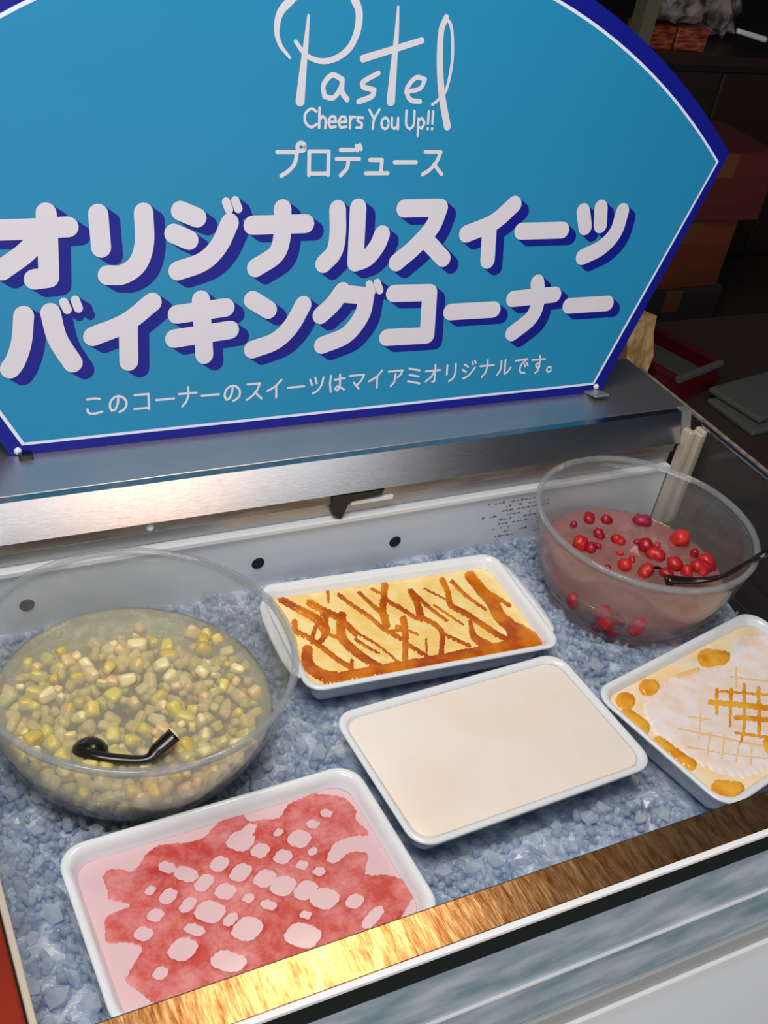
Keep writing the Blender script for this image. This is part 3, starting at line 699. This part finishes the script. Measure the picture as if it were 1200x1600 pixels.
def ribbons(strokes, z, off=(0, 0)):
    """round-capped strokes -> (verts, faces); each piece lies a hair above the last"""
    vs = []; fs = []; zz = z
    for pts, w0, w1 in strokes:
        pts = [np.asarray(p, float) for p in pts]
        parts = [[pts[0]]]
        for i in range(1, len(pts)):
            parts[-1].append(pts[i])
            if i < len(pts) - 1:
                a = pts[i] - pts[i - 1]; b = pts[i + 1] - pts[i]
                c = (a @ b) / (np.linalg.norm(a) * np.linalg.norm(b) + 1e-12)
                if c < 0.42: parts.append([pts[i]])
        L = sum(len(q) - 1 for q in parts); done = 0
        for q in parts:
            C = catmull(q, 6); k = len(C); zz += 6e-6
            ws = [(w0 + (w1 - w0) * (done + (len(q) - 1) * i / (k - 1)) / L) / 2 for i in range(k)]; done += len(q) - 1
            base = len(vs); left = []; right = []
            for i in range(k):
                t = C[min(i + 1, k - 1)] - C[max(i - 1, 0)]; t = t / (np.linalg.norm(t) + 1e-12); nn = np.array([-t[1], t[0]])
                left.append(C[i] + nn * ws[i]); right.append(C[i] - nn * ws[i])
            for a, b in zip(left, right):
                vs.append((a[0] + off[0], a[1] + off[1], zz)); vs.append((b[0] + off[0], b[1] + off[1], zz))
            for i in range(k - 1): fs.append((base + 2 * i, base + 2 * i + 1, base + 2 * i + 3, base + 2 * i + 2))
            for e, sgn in ((0, -1), (k - 1, 1)):
                t = (C[1] - C[0]) if e == 0 else (C[-1] - C[-2]); t = t / (np.linalg.norm(t) + 1e-12) * sgn; nn = np.array([-t[1], t[0]])
                b0 = len(vs)
                for m_ in range(9):
                    a = math.pi * m_ / 8 - math.pi / 2; v = C[e] + ws[e] * (math.cos(a) * t + math.sin(a) * nn)
                    vs.append((v[0] + off[0], v[1] + off[1], zz))
                fs.append(tuple(range(b0, b0 + 9)))
    return vs, fs
def lettering(name, strokes, z, m, parent=sign, offs=((0, 0),)):
    V = []; F = []
    for k, off in enumerate(offs):
        vs, fs = ribbons(strokes, z + k * 4e-5, off); b = len(V); V += vs; F += [tuple(i + b for i in f) for f in fs]
    return mesh_obj(name, V, F, m, parent)
C5 = lambda u, v: SG(u / 2.4, 300 + v / 2.4)
C6 = lambda u, v: SG(480 + u / 2.3077, 280 + v / 2.3077)
BIG = [
    (C5, [[(-55, 143), (110, 138), (255, 130)], [(172, 78), (178, 180), (182, 318)], [(182, 320), (127, 327)], [(168, 142), (100, 222), (5, 292)]], []),
    (C5, [[(367, 82), (378, 208)], [(537, 77), (540, 190), (515, 268), (460, 308), (402, 311)]], []),
    (C5, [[(675, 70), (738, 96)], [(650, 155), (708, 180)], [(860, 115), (820, 200), (760, 260), (665, 295)]], [[(846, 36), (857, 66)], [(880, 31), (892, 62)]]),
    (C5, [[(945, 124), (1145, 118)], [(1058, 62), (1058, 150), (1035, 230), (957, 284)]], []),
    (C6, [[(108, 108), (108, 200), (95, 262), (57, 305)], [(182, 102), (172, 300)], [(172, 300), (215, 282), (250, 240), (268, 198)]], []),
    (C6, [[(348, 105), (478, 102)], [(478, 102), (450, 170), (390, 240), (320, 300)], [(420, 212), (488, 285)]], []),
    (C6, [[(745, 90), (670, 155), (572, 197)], [(655, 182), (648, 292)]], []),
    (C6, [[(770, 187), (918, 183)]], []),
    (C6, [[(993, 116), (1000, 172)], [(1057, 103), (1055, 165)], [(1135, 115), (1110, 190), (1060, 245), (990, 280)]], []),
    (C5, [[(88, 463), (80, 560), (58, 630), (37, 662)], [(188, 452), (215, 550), (272, 640)]], [[(238, 412), (251, 440)], [(281, 404), (293, 435)]]),
    (C5, [[(570, 412), (470, 490), (347, 541)], [(480, 500), (482, 635)]], []),
    (C5, [[(662, 458), (845, 432)], [(652, 549), (862, 516)], [(752, 403), (765, 610)]], []),
    (C5, [[(945, 404), (1005, 441)], [(1135, 422), (1090, 502), (1030, 558), (945, 590)]], []),
    (C6, [[(125, 402), (90, 450), (47, 490)], [(128, 412), (212, 420)], [(212, 420), (195, 490), (140, 560), (52, 598)]], [[(222, 378), (232, 405)], [(250, 372), (260, 400)]]),
    (C6, [[(310, 411), (440, 408)], [(440, 408), (430, 562)], [(285, 570), (430, 562)]], []),
    (C6, [[(515, 478), (670, 469)], ], []),
    (C6, [[(740, 431), (890, 415)], [(828, 372), (830, 440), (805, 500), (737, 555)]], []),
    (C6, [[(942, 456), (1080, 447)]], [])]
for fn, main, dak in BIG:
    st_ = [([fn(*p) for p in q], 0.0252, 0.0252) for q in main] + [([fn(*p) for p in q], 0.0115, 0.0115) for q in dak]
    ch = lettering('character', st_, 0.0016, M['sign_letter'])
    lettering('drop_shadow', st_, 0.0008, M['sign_navy'], ch, [(0.0150 * t, -0.0105 * t) for t in (0.25, 0.5, 0.75, 1.0)])

L2 = lambda u, v: SG(400 + u / 3, v / 3)
k3 = 1 / 3 * 0.00112                             # crop pixels -> metres on the board
LOGO = [([(165, -4), (112, 60), (96, 140), (112, 210), (157, 270)], 30, 10), ([(165, -4), (240, -70), (340, -95), (430, -60), (462, 0)], 28, 30), ([(462, 0), (482, 60), (472, 150), (432, 230), (362, 278), (292, 285), (230, 255), (185, 195)], 30, 14),
        ([(245, 72), (235, 180), (220, 320), (205, 475)], 9, 34), ([(500, 275), (640, 232), (775, 190)], 26, 22), ([(665, 32), (658, 150), (645, 300), (630, 475)], 9, 34),
        ([(402, 372), (355, 352), (315, 398), (320, 452), (362, 458), (396, 410), (403, 372)], 19, 17), ([(403, 372), (402, 430), (425, 466)], 19, 20), ([(572, 343), (502, 383), (500, 408), (552, 422), (540, 452), (480, 476)], 18, 20), ([(702, 432), (768, 414), (790, 372), (748, 364), (706, 416), (720, 466), (766, 476)], 16, 18),
        ([(825, 490), (852, 468), (890, 420), (918, 280), (915, 135), (890, 82)], 11, 13), ([(890, 82), (866, 150), (860, 300), (870, 450), (895, 592)], 22, 30)]
lettering('logo_script', [([L2(*p) for p in q], a * k3, b * k3) for q, a, b in LOGO], 0.0010, M['sign_letter'])

KANA = {
    'こ': [[(.22, .78), (.5, .8), (.78, .76)], [(.2, .36), (.25, .2), (.5, .15), (.85, .2)]],
    'の': [[(.52, .78), (.48, .5), (.35, .25), (.2, .2), (.12, .4), (.2, .65), (.45, .8), (.7, .75), (.87, .55), (.85, .33), (.7, .18), (.55, .12)]],
    'コ': [[(.18, .78), (.82, .78), (.82, .12)], [(.15, .18), (.82, .18)]], 'ー': [[(.08, .48), (.92, .48)]],
    'ナ': [[(.08, .65), (.92, .65)], [(.52, .92), (.52, .6), (.42, .3), (.22, .1)]],
    'ス': [[(.18, .8), (.8, .8)], [(.8, .8), (.65, .5), (.4, .25), (.12, .1)], [(.55, .42), (.88, .1)]],
    'イ': [[(.82, .88), (.5, .6), (.1, .42)], [(.55, .62), (.55, .08)]],
    'ツ': [[(.15, .75), (.25, .5)], [(.42, .82), (.5, .56)], [(.86, .8), (.75, .45), (.55, .22), (.3, .1)]],
    'は': [[(.18, .85), (.13, .5), (.18, .1)], [(.38, .65), (.92, .68)], [(.66, .88), (.66, .3), (.52, .13), (.4, .22), (.55, .32), (.9, .15)]],
    'マ': [[(.1, .76), (.9, .76)], [(.9, .76), (.75, .5), (.5, .28)], [(.35, .42), (.62, .12)]],
    'ア': [[(.1, .8), (.9, .8)], [(.9, .8), (.78, .6), (.62, .48)], [(.5, .65), (.45, .3), (.25, .08)]],
    'ミ': [[(.2, .85), (.8, .72)], [(.22, .55), (.75, .43)], [(.15, .25), (.85, .08)]],
    'オ': [[(.08, .65), (.92, .65)], [(.62, .92), (.62, .12), (.48, .12)], [(.6, .62), (.4, .35), (.1, .15)]],
    'リ': [[(.25, .85), (.25, .4)], [(.75, .88), (.75, .45), (.65, .2), (.4, .05)]],
    'ジ': [[(.2, .8), (.42, .68)], [(.1, .55), (.32, .43)], [(.15, .12), (.5, .25), (.85, .62)], [(.66, .9), (.72, .78)], [(.82, .95), (.88, .83)]],
    'ル': [[(.3, .82), (.28, .4), (.08, .12)], [(.55, .85), (.55, .15)], [(.55, .15), (.75, .25), (.92, .45)]],
    'で': [[(.1, .76), (.85, .8)], [(.85, .8), (.55, .6), (.42, .35), (.5, .15), (.75, .1)], [(.7, .55), (.76, .43)], [(.85, .6), (.91, .48)]],
    'す': [[(.08, .72), (.92, .72)], [(.58, .92), (.58, .45), (.45, .3), (.35, .45), (.48, .55), (.6, .4), (.5, .15), (.35, .05)]],
    '。': [[(.16 + .15 * math.cos(a), .16 + .13 * math.sin(a)) for a in np.linspace(0, 2 * math.pi, 11)]],
    'プ': [[(.1, .78), (.8, .78)], [(.8, .78), (.72, .45), (.5, .22), (.25, .08)], [(.94 + .135 * math.cos(a), .93 + .12 * math.sin(a)) for a in np.linspace(0, 2 * math.pi, 11)]],
    'ロ': [[(.15, .8), (.85, .8)], [(.85, .8), (.85, .1)], [(.15, .8), (.15, .1)], [(.15, .14), (.85, .14)]],
    'デ': [[(.2, .85), (.68, .85)], [(.06, .58), (.9, .58)], [(.5, .56), (.45, .3), (.22, .08)], [(.78, .98), (.82, .84)], [(.9, 1.0), (.95, .88)]],
    'ュ': [[(.22, .55), (.68, .55)], [(.68, .55), (.65, .14)], [(.08, .14), (.92, .14)]],
}
LAT = {'C': (.8, [[(.75, .82), (.45, .95), (.12, .7), (.12, .3), (.45, .05), (.78, .2)]]), 'h': (.6, [[(.12, 1), (.12, .02)], [(.12, .4), (.3, .6), (.48, .45), (.48, .02)]]),
       'e': (.6, [[(.08, .32), (.5, .34), (.42, .58), (.2, .58), (.06, .32), (.18, .04), (.48, .1)]]), 'r': (.45, [[(.12, .6), (.12, .02)], [(.12, .4), (.25, .58), (.42, .58)]]),
       's': (.5, [[(.42, .56), (.15, .58), (.1, .42), (.38, .26), (.36, .06), (.06, .06)]]), 'Y': (.7, [[(.02, .95), (.32, .5)], [(.62, .98), (.32, .5), (.26, .02)]]),
       'o': (.6, [[(.3 + .22 * math.cos(a), .3 + .28 * math.sin(a)) for a in np.linspace(0, 2 * math.pi, 9)]]), 'u': (.6, [[(.1, .58), (.12, .15), (.3, .03), (.46, .2), (.48, .58)], [(.48, .58), (.5, .02)]]),
       'U': (.75, [[(.1, .95), (.12, .25), (.35, .03), (.58, .25), (.6, .95)]]), 'p': (.6, [[(.12, .58), (.12, -.32)], [(.12, .45), (.32, .6), (.5, .35), (.34, .06), (.12, .15)]]),
       '!': (.28, [[(.14, .95), (.13, .32)], [(.13, .08), (.13, .04)]]), ' ': (.28, [])}
def text_line(name, text, x0, y0, x1, size, wd, font='k', z=0.0010):
    """place the characters along a line on the board; (x0,y0) bottom left, x1 right end"""
    out = []
    if font == 'k':
        adv = (x1 - x0) / len(text)
        for i, c in enumerate(text):
            out += [([(x0 + adv * i + u * adv * 0.92, y0 + v * size) for u, v in q], wd, wd) for q in KANA[c]]
    else:
        tot = sum(LAT[c][0] for c in text); k = (x1 - x0) / tot; x = x0
        for c in text:
            out += [([(x + u * k, y0 + v * size) for u, v in q], wd, wd) for q in LAT[c][1]]; x += LAT[c][0] * k
    return lettering(name, out, z, M['sign_letter'])
a = SG(130, 652); b = SG(868, 588)
text_line('small_caption', 'このコーナーのスイーツはマイアミオリジナルです。', a[0], a[1] - 0.001, b[0] + 0.012, 0.032, 0.0032)
a = SG(428, 280); b = SG(697, 276)
text_line('producer_caption', 'プロデュース', a[0], (a[1] + b[1]) / 2, b[0], 0.043, 0.0056)
a = SG(473, 205); b = SG(678, 203)
text_line('tagline', 'Cheers You Up!!', a[0], (a[1] + b[1]) / 2 + 0.002, b[0], 0.0255, 0.0036, 'l')
# screws and feet of the sign
for px, py in ((28, 707), (931, 606)):
    q = SG(px, py)
    o = lathe('screw_cap', [(0.0001, 0.004), (0.003, 0.0035), (0.0048, 0.001), (0.005, 0)], M['sign_white'], sign, 16); o.location = (q[0], q[1] + 0.002, 0.0)
for x in (0.012, 0.925):
    bm_o = box('foot_clip', x - 0.012, x + 0.012, -0.0005, 0.03, -0.03, -0.0065, M['black_plastic'], sign, 0.002)
    box('foot_plate', x - 0.014, x + 0.014, -0.0005, 0.004, -0.03, 0.03, M['alu'], sign, 0.0015) if x > 0.5 else box('foot_plate', x - 0.008, x + 0.010, -0.012, 0.004, 0.002, 0.014, M['black_plastic'], sign, 0.0015)

# ------------------------------------------------------------------ behind the case
def wood(name, c):
    m = mat(name, c, 0.6); noise_col(m, tuple(x * 0.7 for x in c[:3]) + (1,), c, 5, 0.3, 0.7, 4, (1, 1, 8)); return m
M['carton'] = wood('carton_brown', lin(104, 48, 26)); M['carton_red'] = wood('carton_redbrown', lin(84, 26, 22))
M['tape'] = mat('tape', lin(92, 60, 36), 0.3)
M['counter'] = mat('dark_counter', lin(44, 34, 30), 0.4)
M['red_plastic'] = mat('red_plastic', lin(70, 11, 18), 0.25)
M['grey_plastic'] = mat('grey_plastic', lin(66, 68, 68), 0.35)
M['beige'] = mat('beige_paper', lin(206, 172, 116), 0.6); noise_col(M['beige'], lin(170, 128, 74), lin(222, 190, 136), 40, 0.35, 0.6)
M['grey_bag'] = mat('grey_bag', lin(150, 136, 136), 0.3); noise_col(M['grey_bag'], lin(60, 54, 52), lin(140, 128, 128), 18)
M['orange_print'] = mat('orange_print', lin(190, 84, 50), 0.4); noise_col(M['orange_print'], lin(90, 30, 20), lin(160, 80, 50), 20, 0.4, 0.6, 4, (1, 1, 5))
M['olive'] = mat('olive_paint', lin(96, 92, 74), 0.5)
M['redwood'] = wood('red_lacquer', lin(140, 40, 20)); P(M['redwood']).inputs['Roughness'].default_value = 0.25

# low service counter behind the freezer
ct = empty('service_counter', (2.4, 1.55, ZF)); tag(ct, 'dark service counter right behind the freezer', 'counter')
def cbox(e, name, *a, **k):
    o = box(name, *a, **k); o.parent = e; o.matrix_parent_inverse = Matrix.Translation(-e.location); return o
cbox(ct, 'counter_top', 1.36, 3.6, 1.10, 1.72, -0.03, 0.0, M['counter'], bev=0.004)
cbox(ct, 'counter_body', 1.40, 3.55, 1.13, 1.69, ZF, -0.0305, M['dark_wall'])
lt_ = empty('low_table', (2.6, 2.3, ZF)); tag(lt_, 'dark low table under the stack of cartons', 'table')
cbox(lt_, 'table_top', 1.7, 3.6, 2.0, 2.62, -0.33, -0.30, M['counter'], bev=0.004)
for x in (1.74, 3.52):
    for y in (2.04, 2.54): cbox(lt_, 'table_leg', x, x + 0.04, y, y + 0.04, ZF, -0.3305, M['counter'])
# red crate
def crate(px, py, z, wd, dp, h, a):
    g = G(px, py, z); e = empty('red_crate', (g[0], g[1], z), a); tag(e, 'red-edged clear plastic crate on the counter behind the sign', 'crate')
    t = 0.006
    for nm, b in (('crate_wall', (0, wd, 0, t)), ('crate_wall', (0, wd, dp - t, dp)), ('crate_wall', (0, t, t, dp - t)), ('crate_wall', (wd - t, wd, t, dp - t))):
        box(nm, b[0], b[1], b[2], b[3], 0, h - 0.012, M['red_plastic'], e)
    for b in ((-0.004, wd + 0.004, -0.004, 0.008), (-0.004, wd + 0.004, dp - 0.008, dp + 0.004), (-0.004, 0.008, 0.0085, dp - 0.0085), (wd - 0.008, wd + 0.004, 0.0085, dp - 0.0085)):
        box('crate_rim', b[0], b[1], b[2], b[3], h - 0.0115, h, M['grey_plastic'] if b[2] < 0 else M['red_plastic'], e, 0.002)
    box('crate_base', 0.007, wd - 0.007, 0.007, dp - 0.007, 0.001, 0.006, M['grey_plastic'], e)
    box('crate_lining', 0.02, wd - 0.02, 0.02, dp - 0.02, 0.0065, h * 0.6, M['grey_plastic'], e, 0.004)
    return e
crate(1048, 632, 0.0005, 0.15, 0.20, 0.06, 0.28)
# grey lids beside the crate
for k in range(2):
    g = G(1070 + 8 * k, 632 - 10 * k, 0.0)
    o = box('tray_lid', 0, 0.26, 0, 0.13, 0, 0.012, M['grey_plastic'], None, 0.004); o.location = (g[0] + 0.055, g[1] - 0.135, 0.0005 + 0.0135 * k); o.rotation_euler = (0, 0, 0.05 + 0.12 * k)
    tag(o, ('flat grey tray lid lying on the dark counter, under another lid', 'flat grey tray lid on top of another lid on the dark counter')[k], 'lid')
# beige paper bag right behind the sign
bm = bmesh.new(); bmesh.ops.create_cube(bm, size=1); bmesh.ops.subdivide_edges(bm, edges=list(bm.edges), cuts=3, use_grid_fill=True)
for v in bm.verts:
    k = 1 - 0.35 * (v.co.z + 0.5) ** 2
    v.co = Vector((v.co.x * 0.10 * k, v.co.y * 0.09 * k, (v.co.z + 0.5) * 0.165)) + Vector((rng.normal() * 0.003, rng.normal() * 0.003, 0))
    if v.co.z < 0.001: v.co.z = 0
me = bpy.data.meshes.new('paper_bag'); bm.to_mesh(me); bm.free(); me.materials.append(M['beige'])
o = link(bpy.data.objects.new('paper_bag', me)); g = G(965, 625, 0.0); o.location = (g[0] + 0.01, g[1] + 0.04, 0.0005); o.rotation_euler = (0, 0, 0.4)
tag(o, 'crinkled beige paper bag standing behind the lower right corner of the sign', 'bag')
# cartons stacked on the counter
def carton(name, x, y, z, wd, dp, h, a, m, label):
    e = empty(name, (x, y, z), a); tag(e, label, 'carton')
    box('carton_body', 0, wd, 0, dp, 0, h - 0.004, m, e, 0.003)
    box('carton_flap', 0.001, wd / 2 - 0.002, 0.001, dp - 0.001, h - 0.0038, h, m, e); box('carton_flap', wd / 2 + 0.002, wd - 0.001, 0.001, dp - 0.001, h - 0.0038, h, m, e)
    box('tape', wd / 2 - 0.03, wd / 2 + 0.03, -0.0012, -0.0002, h - 0.07, h - 0.004, M['tape'], e)
    return e
carton('carton', 2.06, 2.20, -0.2995, 0.36, 0.28, 0.118, 0.0, M['dark_wall'], 'black lower carton under the brown cartons on the low table')
carton('carton', 2.07, 2.20, -0.181, 0.33, 0.26, 0.205, 0.03, M['carton'], 'brown cardboard carton between the black and the red-brown cartons')
carton('carton', 2.10, 2.20, 0.0245, 0.345, 0.26, 0.19, -0.04, M['carton_red'], 'dark red-brown carton topmost of its stack on the low table')
# cabinet further back with wrapped goods on it
sh = empty('shelf_unit', (2.9, 3.0, ZF)); tag(sh, 'dark wooden shelf unit with an olive post at the back of the shop', 'shelf')
for x in (2.335, 3.9): cbox(sh, 'shelf_post', x, x + 0.05, 2.76, 2.81, ZF, 1.2, M['olive'])
cbox(sh, 'shelf_board', 2.0, 3.98, 2.815, 3.3, 0.27, 0.30, M['counter'])
cbox(sh, 'cabinet_body', 2.05, 3.95, 2.86, 3.3, ZF, 0.2695, M['dark_wall'])
for x in (2.42, 2.80, 3.18): cbox(sh, 'cabinet_door', x, x + 0.36, 2.845, 2.8595, -0.55, 0.24, M['counter'], bev=0.004)
def crumple(name, x, y, z, sx, sy, sz, m, label, cat):
    bm = bmesh.new(); bmesh.ops.create_icosphere(bm, subdivisions=3, radius=1)
    for v in bm.verts:
        f = 1 + 0.12 * rng.normal(); v.co = Vector((v.co.x * sx * f, v.co.y * sy * f, max(-0.6, v.co.z) * sz * f))
    lo = min(v.co.z for v in bm.verts)
    for v in bm.verts: v.co.z -= lo
    me = bpy.data.meshes.new(name); bm.to_mesh(me); bm.free(); me.materials.append(m)
    o = link(bpy.data.objects.new(name, me)); o.location = (x, y, z); tag(o, label, cat); return o
zs = 0.3005
for px, lab, rz in ((1026, 'orange printed snack box with its end against the olive post', 0.05), (1076, 'orange printed snack box in front of a crumpled grey bag', -0.1)):
    g = YW(px, 80, 2.85); o = box('snack_box', -0.058, 0.058, 0, 0.1, 0, 0.068, M['orange_print'], None, 0.004); o.location = (g[0], 2.85, zs); o.rotation_euler = (0, 0, rz); tag(o, lab, 'box')
g = YW(1050, 40, 2.9); crumple('plastic_bag', g[0], 2.91, zs + 0.069, 0.12, 0.07, 0.075, M['grey_bag'], 'crumpled grey plastic bag on top of the orange snack boxes', 'bag')
g = YW(1112, 60, 3.0); crumple('plastic_bag', g[0] + 0.03, 3.06, zs, 0.08, 0.07, 0.12, M['grey_bag'], 'crumpled grey plastic bag standing on the dark shelf board', 'bag')
a = YW(1152, 48, 2.85); b = YW(1196, 62, 2.85)
t = tube('white_rod', [a, (a + b) / 2, b], [0.008, 0.009, 0.010], M['white_plastic']); tag(t, 'short white plastic rod jutting out above the dark shelf', 'rod')
# red lacquered table beside the freezer on the left
tb = empty('side_table', (-0.2, 0.8, ZF)); tag(tb, 'reddish-brown lacquered table beside the left wall of the freezer', 'table')
cbox(tb, 'table_top', -0.55, XL - 0.006, 0.477, 1.25, 0.117, 0.147, M['redwood'], bev=0.003)
for x in (-0.52, 0.02):
    for y in (0.50, 1.18): cbox(tb, 'table_leg', x, x + 0.04, y, y + 0.04, ZF, 0.1165, M['redwood'])
